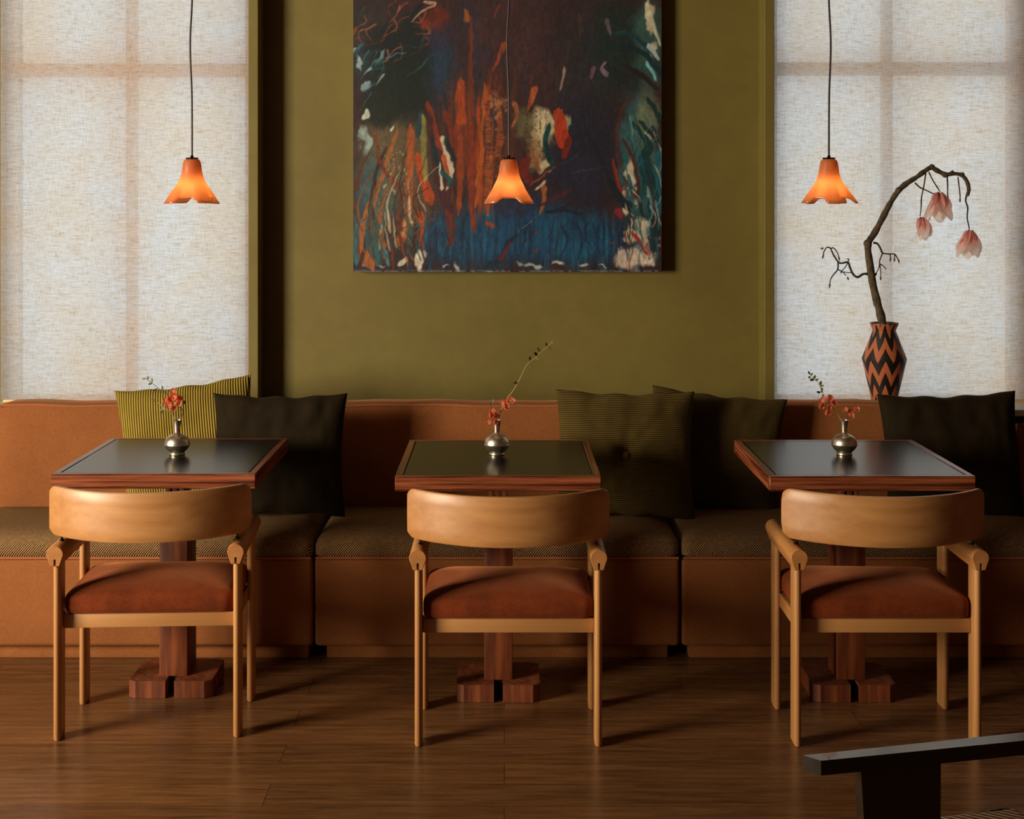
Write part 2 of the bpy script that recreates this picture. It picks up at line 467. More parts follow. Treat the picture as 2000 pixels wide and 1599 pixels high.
# ------------------------------------------------------------------ painting
def make_painting():
    X0, X1, Y0, Y1 = 690., 1292., -190., 531.
    st = 1.55
    nx, ny = int((X1-X0)/st)+1, int((Y1-Y0)/st)+1
    gx, gy = np.meshgrid(np.linspace(X0, X1, nx), np.linspace(Y0, Y1, ny))
    rng = np.random.RandomState(11)
    def vnoise(sx, sy, seed, oct=3):
        out = np.zeros_like(gx); amp = 1; tot = 0
        for o in range(oct):
            r = np.random.RandomState(seed*17+o); g = r.rand(256, 256)
            u = (gx+500)/sx*2**o; v = (gy+500)/sy*2**o
            i = np.floor(u).astype(int); j = np.floor(v).astype(int); a = u-i; c = v-j
            a = a*a*(3-2*a); c = c*c*(3-2*c)
            q = lambda di, dj: g[(j+dj) % 256, (i+di) % 256]
            out += amp*((q(0, 0)*(1-a)+q(1, 0)*a)*(1-c)+(q(0, 1)*(1-a)+q(1, 1)*a)*c); tot += amp; amp *= .55
        return out/tot
    wx = gx+(vnoise(26, 30, 1)-.5)*26+(vnoise(9, 9, 9, 2)-.5)*7; wy = gy+(vnoise(26, 40, 2)-.5)*34+(vnoise(8, 10, 10, 2)-.5)*7
    lx = gx+(vnoise(14, 22, 3, 2)-.5)*7; ly = gy+(vnoise(14, 22, 4, 2)-.5)*7
    C = np.zeros(gx.shape+(3,)); C[:] = np.array((50, 32, 34))
    fine = vnoise(5, 11, 5); streak = vnoise(7, 90, 6); blot = vnoise(40, 60, 7)
    def cx(x): return 640+x/2.857
    def cy(y): return y/2.857
    def put(mask, col):
        mask = np.clip(mask, 0, 1)[..., None]
        C[:] = C*(1-mask)+np.array(col, float)*mask
    def blob(x, y, rx, ry, col, a=1., soft=.35, tex=None):
        d = np.sqrt(((wx-cx(x))/(rx/2.857))**2+((wy-cy(y))/(ry/2.857))**2)
        mk = np.clip((1-d)/soft, 0, 1)*a
        if tex is not None: mk = mk*np.clip((tex-.38)*5, 0, 1)
        put(mk, col)
    def stroke(pts, w0, w1, col, a=1., warp=True, soft=2.0):
        P = [Vector((cx(p[0]), cy(p[1]), 0)) for p in pts]; P = catmull(P, 5) if len(P) > 2 else P
        n = len(P); best = np.full(gx.shape, 1e9)
        ux, uy = (lx, ly) if warp else (gx, gy)
        mnx = min(p.x for p in P)-30; mxx = max(p.x for p in P)+30; mny = min(p.y for p in P)-30; mxy = max(p.y for p in P)+30
        i0 = max(int((mnx-X0)/st), 0); i1 = min(int((mxx-X0)/st)+1, nx); j0 = max(int((mny-Y0)/st), 0); j1 = min(int((mxy-Y0)/st)+1, ny)
        if i1 <= i0 or j1 <= j0: return
        sl = (slice(j0, j1), slice(i0, i1)); qx, qy = ux[sl], uy[sl]; bs = np.full(qx.shape, -1e9)
        for k in range(n-1):
            A, B = P[k], P[k+1]; dx, dy = B.x-A.x, B.y-A.y; L = dx*dx+dy*dy+1e-9
            t = np.clip(((qx-A.x)*dx+(qy-A.y)*dy)/L, 0, 1)
            d = np.hypot(qx-A.x-t*dx, qy-A.y-t*dy)
            s = (k+t)/(n-1); w = (w0+(w1-w0)*s)/2.857/2*np.sqrt(np.clip(np.minimum(s, 1-s)*9+.15, 0, 1))
            bs = np.maximum(bs, w-d)
        mk = np.clip(bs/soft+.5, 0, 1)*a
        C[sl] = C[sl]*(1-mk[..., None])+np.array(col, float)*mk[..., None]
    # ---- grounds
    blob(950, -250, 900, 330, (52, 34, 38)); blob(1000, 250, 460, 500, (62, 38, 40), .8, .7)
    blob(1500, 350, 330, 460, (40, 38, 42), .9, .6); blob(1420, 880, 260, 420, (32, 32, 50), .95, .5)
    blob(1650, 260, 260, 320, (24, 38, 34), .9, .6); blob(630, 380, 120, 320, (24, 50, 74), .85, .6)
    blob(640, 190, 90, 120, (52, 38, 60), .6, .6)
    blob(250, 200, 220, 260, (44, 40, 42), .8, .6); blob(230, 330, 190, 120, (28, 58, 66), .7, .6)
    blob(380, 900, 260, 400, (96, 84, 58), .9, .5); blob(260, 1150, 160, 380, (52, 92, 98), .8, .6)
    blob(470, 1150, 170, 300, (88, 66, 50), .8, .6)
    blob(1740, 900, 150, 480, (44, 86, 92), .95, .4); blob(1790, 250, 110, 300, (54, 92, 86), .8, .5)
    blob(1780, 700, 90, 260, (122, 126, 88), .7, .6)
    blob(1000, 1300, 560, 230, (20, 66, 100), 1, .5); blob(1400, 1330, 330, 190, (18, 72, 104), .9, .5)
    blob(700, 1340, 210, 170, (20, 60, 88), .9, .5); blob(1050, 1130, 300, 90, (34, 44, 76), .7, .6)
    blob(860, 740, 240, 440, (96, 44, 24), .75, .6)
    # ---- vertical washes
    m1 = np.clip((streak-.5)*5, 0, 1)*np.clip(1-np.abs(gx-cx(850))/(95), 0, 1)*np.clip((gy-120)/60, 0, 1)*np.clip((460-gy)/60, 0, 1); put(m1*.9, (150, 62, 24))
    m2 = np.clip((.47-streak)*6, 0, 1)*np.clip(1-np.abs(gx-cx(880))/(110), 0, 1)*np.clip((470-gy)/60, 0, 1); put(m2*.75, (40, 44, 62))
    m3 = np.clip((vnoise(6, 70, 21)-.52)*5, 0, 1)*np.clip((gy-400)/40, 0, 1); put(m3*.5, (34, 110, 140))
    m4 = np.clip((vnoise(6, 60, 22)-.55)*6, 0, 1)*np.clip((gy-400)/40, 0, 1); put(m4*.6, (18, 32, 56))
    # ---- dark foliage left
    blob(400, 430, 210, 300, (14, 28, 24), 1, .35); blob(300, 620, 140, 110, (22, 32, 24), .9, .5); blob(480, 250, 110, 180, (16, 26, 30), .9, .5)
    blob(330, 250, 150, 150, (18, 24, 26), .9, .5)
    R = random.Random(5)
    for _ in range(34):
        x = R.uniform(150, 560); y = R.uniform(0, 330)
        stroke([(x, y), (x+R.uniform(-70, 30), y+R.uniform(20, 70)), (x+R.uniform(-130, -10), y+R.uniform(40, 110))], R.uniform(5, 18), 2,
               R.choice([(128, 62, 30), (112, 48, 26), (20, 26, 28), (150, 90, 60), (40, 76, 84)]), .8)
    for _ in range(26):
        x = R.uniform(150, 330); y = R.uniform(240, 560)
        stroke([(x, y), (x-R.uniform(20, 70), y+R.uniform(40, 110))], R.uniform(6, 22), 2, R.choice([(16, 30, 28), (60, 110, 120), (150, 170, 170), (30, 66, 78)]), .85)
    blob(610, 100, 90, 90, (110, 36, 20), .8, .5); blob(560, 130, 60, 40, (130, 48, 26), .7, .5); blob(780, 80, 26, 40, (150, 84, 40), .9)
    stroke([(540, 10), (600, 20), (520, 70), (470, 120)], 22, 6, (190, 150, 125), .9); stroke([(520, 20), (470, 90), (420, 140)], 30, 10, (14, 30, 32))
    # ---- cream openings
    CR = (192, 180, 142)
    blob(1170, 760, 110, 150, (120, 110, 74), .8, .7); blob(1190, 720, 85, 120, CR, 1, .3); blob(1150, 860, 60, 120, (150, 120, 84), .9, .5); blob(1215, 920, 50, 60, CR, .9, .4)
    blob(1330, 700, 26, 60, (150, 160, 120), .9); blob(1090, 700, 70, 90, (100, 96, 64), .8, .6); blob(940, 580, 60, 60, (170, 112, 64), .7, .7, fine)
    blob(220, 640, 34, 44, (190, 200, 186), 1, .3); blob(210, 790, 26, 90, (150, 175, 170), .9, .4); blob(170, 340, 22, 60, (170, 190, 190), .8, .5); blob(200, 480, 30, 40, (140, 180, 190), .8)
    for (x, y, rx, ry) in ((1810, 1100, 26, 120), (1700, 1000, 36, 110), (1760, 1300, 50, 80), (1790, 820, 20, 70), (1800, 100, 26, 90), (1820, 300, 22, 90), (1660, 1170, 24, 60), (1690, 1310, 24, 60)):
        blob(x, y, rx, ry, (196, 178, 150), .95, .35)
    blob(1720, 1440, 130, 66, (204, 186, 168), 1, .35); blob(1660, 1400, 40, 40, (206, 190, 176), 1, .4); blob(1750, 1380, 60, 50, (190, 130, 110), .6, .6)
    blob(520, 1440, 34, 80, (206, 196, 176), 1, .3)
    for x in (200, 300, 660, 730, 930, 1090, 1150, 1270, 1300, 1430, 1530):
        blob(x, 1485, R.uniform(14, 40), R.uniform(8, 20), (176, 186, 182), .85, .6)
    for _ in range(60):
        blob(R.uniform(1640, 1850), R.uniform(1050, 1500), R.uniform(4, 16), R.uniform(6, 22), R.choice([(200, 180, 160), (60, 120, 140), (190, 120, 100), (24, 60, 72)]), .8)
    for _ in range(70):
        blob(R.uniform(300, 470), R.uniform(820, 1330), R.uniform(3, 9), R.uniform(4, 14), R.choice([(176, 164, 124), (48, 58, 40), (150, 130, 90)]), .8)
    for _ in range(40):
        blob(R.uniform(1080, 1220), R.uniform(640, 950), R.uniform(3, 9), R.uniform(3, 9), R.choice([(60, 40, 30), (110, 60, 36)]), .85)
    # ---- rust bars of the middle
    for (pts, w0, w1, c) in (
        ([(740, 440), (735, 560), (745, 700)], 50, 60, (156, 64, 26)), ([(720, 700), (740, 900), (735, 1200)], 46, 30, (140, 58, 26)),
        ([(800, 90), (800, 400), (812, 640)], 18, 34, (104, 46, 30)), ([(800, 680), (800, 1000), (818, 1300)], 44, 34, (124, 48, 24)),
        ([(880, 460), (860, 800), (830, 1150)], 22, 28, (160, 78, 30)), ([(905, 640), (900, 860), (895, 1200)], 40, 40, (150, 74, 36)),
        ([(960, 600), (962, 760), (940, 880)], 36, 34, (140, 68, 34)), ([(990, 240), (950, 330), (925, 400)], 40, 10, (146, 64, 34)),
        ([(560, 560), (600, 720), (640, 830)], 24, 46, (128, 46, 26)), ([(500, 860), (530, 980), (580, 1130)], 40, 56, (170, 66, 26)),
        ([(650, 620), (700, 760), (690, 900)], 36, 60, (116, 44, 24)), ([(640, 870), (660, 940), (680, 1000)], 30, 14, (170, 92, 50)),
        ([(1160, 490), (1140, 560), (1110, 620)], 50, 10, (168, 84, 46)), ([(1040, 570), (1060, 640), (1030, 700)], 30, 20, (150, 90, 50)),
        ([(1145, 820), (1160, 900), (1180, 960)], 16, 24, (150, 84, 44)), ([(1110, 880), (1090, 960), (1130, 1020)], 60, 40, (112, 34, 26)),
        ([(1200, 1040), (1210, 1100), (1180, 1200)], 40, 16, (160, 92, 50)), ([(510, 1180), (530, 1260), (520, 1380)], 40, 20, (164, 70, 32)),
        ([(680, 1130), (690, 1250), (680, 1380)], 60, 36, (96, 40, 28)), ([(930, 1260), (880, 1240)], 30, 20, (150, 60, 30)),
        ([(1000, 120), (1000, 240)], 10, 20, (90, 44, 30)), ([(960, 20), (935, 110)], 16, 8, (110, 46, 28))):
        stroke(pts, w0, w1, c, .9)
    for _ in range(60):
        x = R.choice((890, 905, 960, 970, 925)); y = R.uniform(560, 1180)
        stroke([(x-16, y), (x+18, y+R.uniform(-5, 5))], 5, 4, R.choice([(58, 36, 34), (44, 44, 58)]), .7)
    for _ in range(26):
        blob(R.uniform(880, 1000), R.uniform(540, 1080), R.uniform(6, 16), R.uniform(8, 20), R.choice([(178, 124, 76), (150, 88, 46)]), .6, .6)
    # ---- left stems
    for (pts, w0, w1, c) in (
        ([(250, 1500), (190, 1380), (230, 1180), (300, 1000), (390, 720)], 70, 20, (160, 92, 46)),
        ([(180, 1500), (215, 1350), (250, 1100), (265, 960), (330, 820)], 26, 16, (60, 30, 22)),
        ([(150, 1060), (190, 930), (240, 850)], 26, 6, (90, 40, 22)), ([(270, 740), (290, 900), (420, 1080)], 16, 30, (110, 48, 26)),
        ([(440, 1260), (460, 1000), (465, 700)], 46, 40, (158, 80, 38)), ([(400, 1360), (440, 1230), (450, 1110)], 50, 24, (180, 92, 44)),
        ([(320, 1440), (290, 1250), (330, 1060), (380, 930)], 20, 10, (150, 78, 40)), ([(370, 1500), (350, 1350), (340, 1180)], 22, 14, (110, 48, 30)),
        ([(285, 1400), (300, 1260)], 16, 12, (190, 170, 136)), ([(420, 1330), (440, 1210)], 18, 10, (186, 150, 110)),
        ([(230, 1400), (225, 1250), (270, 1050)], 22, 14, (34, 88, 96)), ([(160, 1480), (160, 1250)], 30, 26, (38, 104, 124)),
        ([(290, 1480), (260, 1330)], 24, 20, (30, 94, 100)), ([(340, 1480), (320, 1390)], 20, 14, (70, 120, 126)),
        ([(400, 1480), (440, 1440), (490, 1380)], 30, 14, (206, 198, 180)), ([(450, 1440), (490, 1360), (480, 1220)], 40, 16, (52, 34, 30)),
        ([(530, 640), (535, 800), (545, 1010)], 34, 30, (126, 122, 62)), ([(500, 760), (520, 620)], 34, 20, (30, 58, 74)),
        ([(565, 620), (590, 820), (640, 1060), (700, 1180)], 26, 50, (64, 30, 34)), ([(590, 760), (600, 860), (640, 990)], 26, 26, (18, 40, 50)),
        ([(640, 760), (670, 880), (700, 960)], 24, 34, (200, 190, 160)), ([(650, 820), (690, 960), (660, 1060)], 30, 14, (198, 170, 150)),
        ([(620, 900), (630, 1000), (640, 1060)], 8, 18, (206, 196, 176)), ([(650, 770), (690, 860), (705, 900)], 24, 30, (16, 34, 40)),
        ([(630, 960), (680, 1000), (670, 1040)], 30, 20, (10, 74, 74)), ([(645, 860), (660, 940)], 26, 20, (160, 78, 44)),
        ([(350, 730), (362, 700)], 14, 8, (210, 214, 200)), ([(320, 320), (440, 290)], 8, 4, (70, 120, 140)),
        # right-hand strokes
        ([(1440, 720), (1500, 840), (1600, 1050), (1680, 1170)], 10, 40, (22, 28, 34)), ([(1700, 540), (1630, 640), (1620, 850), (1650, 960)], 16, 10, (84, 40, 26)),
        ([(1650, 770), (1710, 900), (1730, 1090), (1650, 990)], 20, 20, (76, 32, 24)), ([(1590, 880), (1620, 1030), (1640, 1060)], 14, 22, (140, 40, 24)),
        ([(1780, 550), (1830, 620), (1860, 700)], 20, 30, (12, 44, 48)), ([(1740, 670), (1800, 740), (1850, 800)], 22, 30, (14, 44, 50)),
        ([(1680, 670), (1760, 760), (1790, 820), (1760, 880)], 20, 60, (12, 50, 50)), ([(1770, 860), (1800, 1000), (1840, 1220)], 60, 44, (14, 56, 60)),
        ([(1740, 880), (1770, 1010), (1740, 1130)], 50, 20, (16, 66, 72)), ([(1840, 830), (1855, 1000), (1850, 1200)], 30, 40, (20, 92, 110)),
        ([(1790, 1130), (1830, 1260), (1820, 1400)], 40, 50, (16, 46, 54)), ([(1650, 360), (1750, 420), (1850, 500)], 30, 30, (30, 26, 24)),
        ([(1520, 320), (1600, 250), (1700, 260), (1800, 330), (1860, 420)], 12, 40, (14, 40, 46)), ([(1560, 180), (1680, 190), (1800, 280), (1860, 380)], 20, 24, (20, 54, 60)),
        ([(1780, 20), (1830, 180), (1860, 260)], 30, 10, (190, 190, 160)), ([(1790, 250), (1850, 330)], 34, 14, (176, 196, 190)),
        ([(1780, 350), (1840, 450)], 20, 10, (120, 190, 200)), ([(1560, 420), (1530, 380), (1550, 340)], 30, 12, (118, 96, 116)),
        ([(1480, 370), (1470, 440)], 34, 20, (96, 66, 88)), ([(1320, 370), (1310, 450), (1300, 510)], 22, 8, (140, 116, 104)),
        ([(1560, 110), (1580, 200)], 26, 12, (92, 78, 84)), ([(1700, 1290), (1750, 1370), (1790, 1420)], 16, 12, (150, 40, 34)),
        ([(1610, 1170), (1640, 1220)], 44, 34, (130, 34, 44)), ([(1580, 1090), (1700, 1150)], 20, 34, (22, 34, 46)),
        ([(1210, 1190), (1300, 1170), (1420, 1200)], 20, 24, (16, 30, 48)), ([(1260, 1180), (1380, 1130)], 10, 20, (34, 30, 44)),
        ([(1420, 840), (1330, 890), (1230, 950), (1120, 1050)], 16, 30, (46, 30, 38)), ([(1400, 860), (1300, 920)], 10, 10, (20, 60, 72)),
        ([(1230, 960), (1160, 1010), (1130, 1040)], 14, 12, (140, 60, 50)), ([(1210, 1010), (1160, 1060)], 20, 10, (206, 186, 160)),
        ([(1360, 1055), (1270, 1110), (1180, 1150)], 24, 14, (70, 32, 32)), ([(880, 1490), (960, 1450), (1010, 1350), (1060, 1310)], 44, 16, (20, 40, 56)),
        ([(960, 1450), (1030, 1350)], 30, 16, (88, 34, 42)), ([(1060, 1300), (1160, 1210)], 5, 4, (86, 120, 130)), ([(1350, 960), (1560, 930)], 5, 3, (40, 70, 84))):
        stroke(pts, w0, w1, c, .92)
    PL = [(150, 84, 42), (112, 50, 28), (36, 88, 96), (60, 30, 24), (186, 172, 140), (90, 80, 50), (28, 56, 62)]
    for _ in range(46):
        x = R.uniform(160, 560); y = R.uniform(1180, 1490); h = R.uniform(140, 420); d = R.uniform(-30, 130)
        stroke([(x, y), (x-R.uniform(10, 40), y-h*.5), (x+d, y-h)], R.uniform(5, 18), 3, R.choice(PL), .8, soft=1.2)
    PR = [(14, 48, 54), (24, 96, 110), (92, 140, 140), (196, 178, 150), (84, 34, 28), (18, 36, 44)]
    for _ in range(46):
        x = R.uniform(1640, 1860); y = R.uniform(500, 1380); h = R.uniform(80, 260)
        stroke([(x, y), (x+R.uniform(10, 50), y+h*.5), (x+R.uniform(-10, 40), y+h)], R.uniform(5, 18), 3, R.choice(PR), .8, soft=1.2)
    for _ in range(40):
        x = R.uniform(560, 1600); y = R.uniform(-20, 700)
        stroke([(x, y), (x+R.uniform(-14, 14), y+R.uniform(60, 260))], R.uniform(4, 22), 2, R.choice([(74, 40, 38), (34, 30, 46), (92, 44, 28), (48, 40, 56), (30, 48, 60)]), .45)
    for _ in range(34):
        x = R.uniform(560, 1600); y = R.uniform(1180, 1330)
        stroke([(x, y), (x+R.uniform(-50, 50), y+90), (x+R.uniform(-90, 90), y+R.uniform(120, 190))], R.uniform(4, 12), 3, R.choice([(14, 34, 60), (30, 100, 130), (20, 78, 108), (50, 30, 44)]), .6)
    # red flag and dark stroke on cream
    stroke([(1300, 640), (1300, 740), (1320, 800)], 66, 74, (172, 56, 24), 1); stroke([(1290, 610), (1290, 660)], 50, 60, (164, 60, 34), 1); stroke([(1350, 770), (1320, 880)], 50, 30, (112, 34, 22), 1)
    stroke([(1238, 690), (1215, 800), (1250, 920)], 28, 34, (14, 62, 62), 1, False); stroke([(1215, 790), (1240, 900)], 20, 30, (12, 40, 46), 1, False)
    for x in (1300, 1390, 1470, 1560, 1620):
        stroke([(x, 1240), (x+R.uniform(10, 40), 1340), (x+R.uniform(-20, 60), 1450)], 18, 10, (16, 44, 74), .7)
    for (x, y) in ((1580, 1350), (1160, 1300), (1165, 1390), (590, 1215)): blob(x, y, 14, 14, (130, 44, 34), .8)
    # grain
    C *= (.80+.42*fine[..., None]); C *= (.88+.24*blot[..., None])
    sp = rng.rand(*gx.shape); C += (sp[..., None]-.5)*14
    edge = np.clip((gy-(Y1-5))/3, 0, 1)*(vnoise(6, 6, 31) > .45); put(edge*.5, (150, 160, 158))
    C = np.clip(C, 3, 255)/255
    Ln = np.where(C > .04045, ((C+.055)/1.055)**2.4, C/12.92)
    D = 5.502; o0 = at(X0, Y1, D); sx = (X1-X0)*D/F; sz = (Y1-Y0)*D/F
    root = empty('painting', (o0.x+sx/2, D, o0.z), 'large unframed abstract canvas of rust, teal and blue strokes on the olive wall', 'painting')
    hs = sx/2
    verts = np.zeros((ny, nx, 3)); verts[..., 0] = (gx-X0)*D/F-hs; verts[..., 2] = (Y1-gy)*D/F
    idx = np.arange(nx*ny).reshape(ny, nx)
    faces = np.stack([idx[1:, :-1], idx[1:, 1:], idx[:-1, 1:], idx[:-1, :-1]], -1).reshape(-1, 4)
    me = bpy.data.meshes.new('painted_front'); me.from_pydata(verts.reshape(-1, 3).tolist(), [], faces.tolist())
    ca = me.color_attributes.new('paint', 'FLOAT_COLOR', 'POINT')
    ca.data.foreach_set('color', np.concatenate([Ln, np.ones(gx.shape+(1,))], -1).reshape(-1).astype(np.float32))
    m = M('abstract_paint'); a = m.n('Attribute', attribute_name='paint')
    g = m.n('Gamma'); g.inputs[1].default_value = 1.0; m.l(a.outputs['Color'], g.inputs[0])
    sc = m.n('VectorMath', operation='SCALE'); sc.inputs['Scale'].default_value = PAINT_GAIN; m.l(g.outputs[0], sc.inputs[0])
    m.base(sc.outputs[0]); m.set(Roughness=.5)
    n = m.noise(m.coord(), 120, 3); m.bump(n, .15, .001)
    me.materials.append(m.m); o = bpy.data.objects.new('painted_front', me); COL.objects.link(o); o.parent = root
    b = NB(); box(b, -hs+.0005, hs-.0005, .001, .052, .0005, sz); obj('canvas', b, plain('raw_canvas', (.35, .30, .24, 1), .8), root)
PAINT_GAIN = 1.05
make_painting()

# ------------------------------------------------------------------ sofa
def sofa(x0, x1, px0, px1, label, top=.806, split=None, seat=True):
    cx = (x0+x1)/2; hw = (x1-x0)/2-.004
    r = empty('sofa_section', (cx, 4.9, 0), label, 'sofa', None)
    yo = -4.9
    b = NB(); box(b, px0-cx, px1-cx, 4.66+yo, 5.0+yo, 0, .052, .004); obj('plinth', b, MT['sofa'], r)
    b = NB(); box(b, -hw, hw, 4.62+yo, 5.245+yo, .052, .352, .014, 3); obj('base', b, MT['sofa'], r)
    # woven seat: crowned pad
    b = NB()
    sh = hw+.001; cyy = (4.617+5.09)/2+yo; hy = (5.09-4.617)/2
    rings = []
    for (ins, z) in ((.012, .354), (0, .362), (0, .392), (.006, .410), (.018, .423), (.038, .432), (.075, .438), (.13, .441), (.19, .442)):
        rings.append(rrect(sh-ins, hy-ins*.9, max(.035-ins*.1, .01), z, 0, cyy))
    loft(b, rings); obj('seat_pad', b, MT['weave'], r, 60)
    b = NB(); tube(b, [(-hw+.004, 4.617+yo, .355), (hw-.004, 4.617+yo, .355)], .0045, .0045, 8, 1); obj('seat_piping', b, MT['piping'], r)
    # leaning back
    b = NB(); n = 28
    prof = [(5.085, .43), (5.105, .60), (5.125, .74), (5.130, top-.014), (5.140, top-.004), (5.152, top), (5.225, top+.002), (5.240, top-.006), (5.245, top-.02), (5.245, .36), (5.10, .36)]
    rings = []
    for i in range(n+1):
        t = i/n; x = -hw+2*hw*t; e = min(t, 1-t)*2*hw
        ins = .012*(1-min(e/.02, 1))**2
        wob = .0025*math.sin(x*9+x0*3)+.0015*math.sin(x*23)
        rings.append([(x, y+yo+(ins if y < 5.2 else -ins), z+((wob-ins) if z > .7 else 0)) for (y, z) in prof])
    loft(b, rings); obj('backrest', b, MT['sofa'], r, 50)
    b = NB(); pts = []
    for i in range(n+1):
        x = -hw+.004+(2*hw-.008)*i/n; wob = .0025*math.sin(x*9+x0*3)+.0015*math.sin(x*23)
        pts.append((x, 5.131+yo, top-.007+wob))
    tube(b, pts, .0048, .0048, 8, 1); obj('back_piping', b, MT['piping'], r)
    return r
sofa(-1.930, -.652, -1.9, -.675, 'terracotta velvet banquette section with brown woven seat behind the left-hand table')
sofa(-.652, .603, -.612, .563, 'terracotta velvet banquette section with brown woven seat behind the middle table')
sofa(.603, 1.930, .636, 1.90, 'terracotta velvet banquette section with brown woven seat behind the table nearest the zigzag vase')
sofa(1.945, 2.60, 1.96, 2.58, 'low end piece of the terracotta banquette just past the dark olive cushion by the vase', top=.715)

# ------------------------------------------------------------------ cushions
def cushion(name, c, w, h, T, lean, roll, yaw, mat, label, group=None, seed=0, wrinkle=.006, button=False, pinch=.07, parts_mat=None):
    N = 44; h *= .965; c = Vector(c)+Vector((0, 0, .010))
    def P(u, v, s):
        px = w/2*u*(1-pinch*(1-v*v)*abs(u)); pz = h/2*v*(1-pinch*(1-u*u)*abs(v))
        e = max((1-abs(u)**2.4), 0)*max((1-abs(v)**2.4), 0)
        t = T/2*e**.42 if e > 0 else 0
        fall = min(1, e*3)
        nz = mnoise.noise(Vector((u*3.1+seed*5, v*2.3, s*2.0)))+.5*mnoise.noise(Vector((u*8+seed*3, v*4, s)))
        t += wrinkle*nz*fall
        # folds running in from the top edge
        t += wrinkle*.9*math.sin(u*17+seed*2+2*math.sin(v*3))*max(0, v-.35)*fall
        pz += .004*math.sin(u*11+seed)*abs(v)*(1-u*u)
        if button:
            d = math.hypot(u*w/h, v+.03); t -= T*.30*math.exp(-(d/.16)**2)
            for a in (.9, 2.35, 1.5, -.6, -2.2):
                pr = u*math.cos(a)+v*math.sin(a); sd = -u*math.sin(a)+v*math.cos(a)
                if pr > 0: t -= .008*math.exp(-(sd/.045)**2)*max(0, 1-pr)*fall
        return Vector((px, s*t, pz))
    b = NB(); fr, bk = [], []
    for j in range(N+1):
        rf, rb = [], []
        for i in range(N+1):
            u = math.sin((i/N-.5)*PI); v = math.sin((j/N-.5)*PI)
            u = .55*u+.45*(2*i/N-1); v = .55*v+.45*(2*j/N-1)
            edge = i in (0, N) or j in (0, N)
            a = b.verts.new(P(u, v, -1) if not edge else Vector((P(u, v, -1).x, 0, P(u, v, -1).z))); rf.append(a)
            rb.append(a if edge else b.verts.new(P(u, v, 1)))
        fr.append(rf); bk.append(rb)
    for j in range(N):
        for i in range(N):
            b.faces.new((fr[j][i], fr[j][i+1], fr[j+1][i+1], fr[j+1][i]))
            b.faces.new((bk[j][i], bk[j+1][i], bk[j+1][i+1], bk[j][i+1]))
    if button:
        r = bpy.data.objects.new(name, None); COL.objects.link(r); o = obj('cover', b, mat, r, 75)
        k = NB(); bmesh.ops.create_uvsphere(k, u_segments=16, v_segments=10, radius=.018)
        for q in k.verts: q.co = Vector((q.co.x, q.co.y*.45-T*.5+T*.30-.003, q.co.z-.03*h/2))
        obj('button', k, mat, r, 75)
    else:
        r = obj(name, b, mat, None, 75)
    r.location = c
    r.rotation_mode = 'XYZ'
    r.rotation_euler = (Matrix.Rotation(math.radians(yaw), 3, 'Z') @ Matrix.Rotation(math.radians(-lean), 3, 'X') @ Matrix.Rotation(math.radians(-roll), 3, 'Y')).to_euler()
    return tag(r, label, 'cushion', group)
cushion('scatter_cushion', at(368, 872, 5.005), .51, .47, .115, 7, 7.0, 0, MT['cord_green'], 'yellow-green ribbed corduroy cushion tilted against the sofa back behind the left-hand table', seed=1, wrinkle=.002)
cushion('scatter_cushion', at(545, 893, 4.865), .485, .455, .13, 9, 0, 0, MT['olive_dark'], 'dark olive velvet cushion overlapping the yellow-green corduroy one', seed=2, wrinkle=.008)
cushion('scatter_cushion', at(1221, 892, 4.885), .505, .475, .14, 10, -1.0, 0, MT['cord_brown'], 'buttoned brownish-green corduroy cushion beside the middle table', seed=3, wrinkle=.004, button=True)
cushion('scatter_cushion', at(1396, 888, 5.02), .505, .46, .11, 6, -6.0, 0, MT['cord_brown2'], 'moss brown corduroy cushion half hidden behind the buttoned cushion', seed=4, wrinkle=.005)
cushion('scatter_cushion', at(1858, 895, 4.93), .51, .475, .15, 10, 1.5, 0, MT['olive_dark'], 'dark olive velvet cushion below the zigzag vase at the window', seed=5, wrinkle=.008)

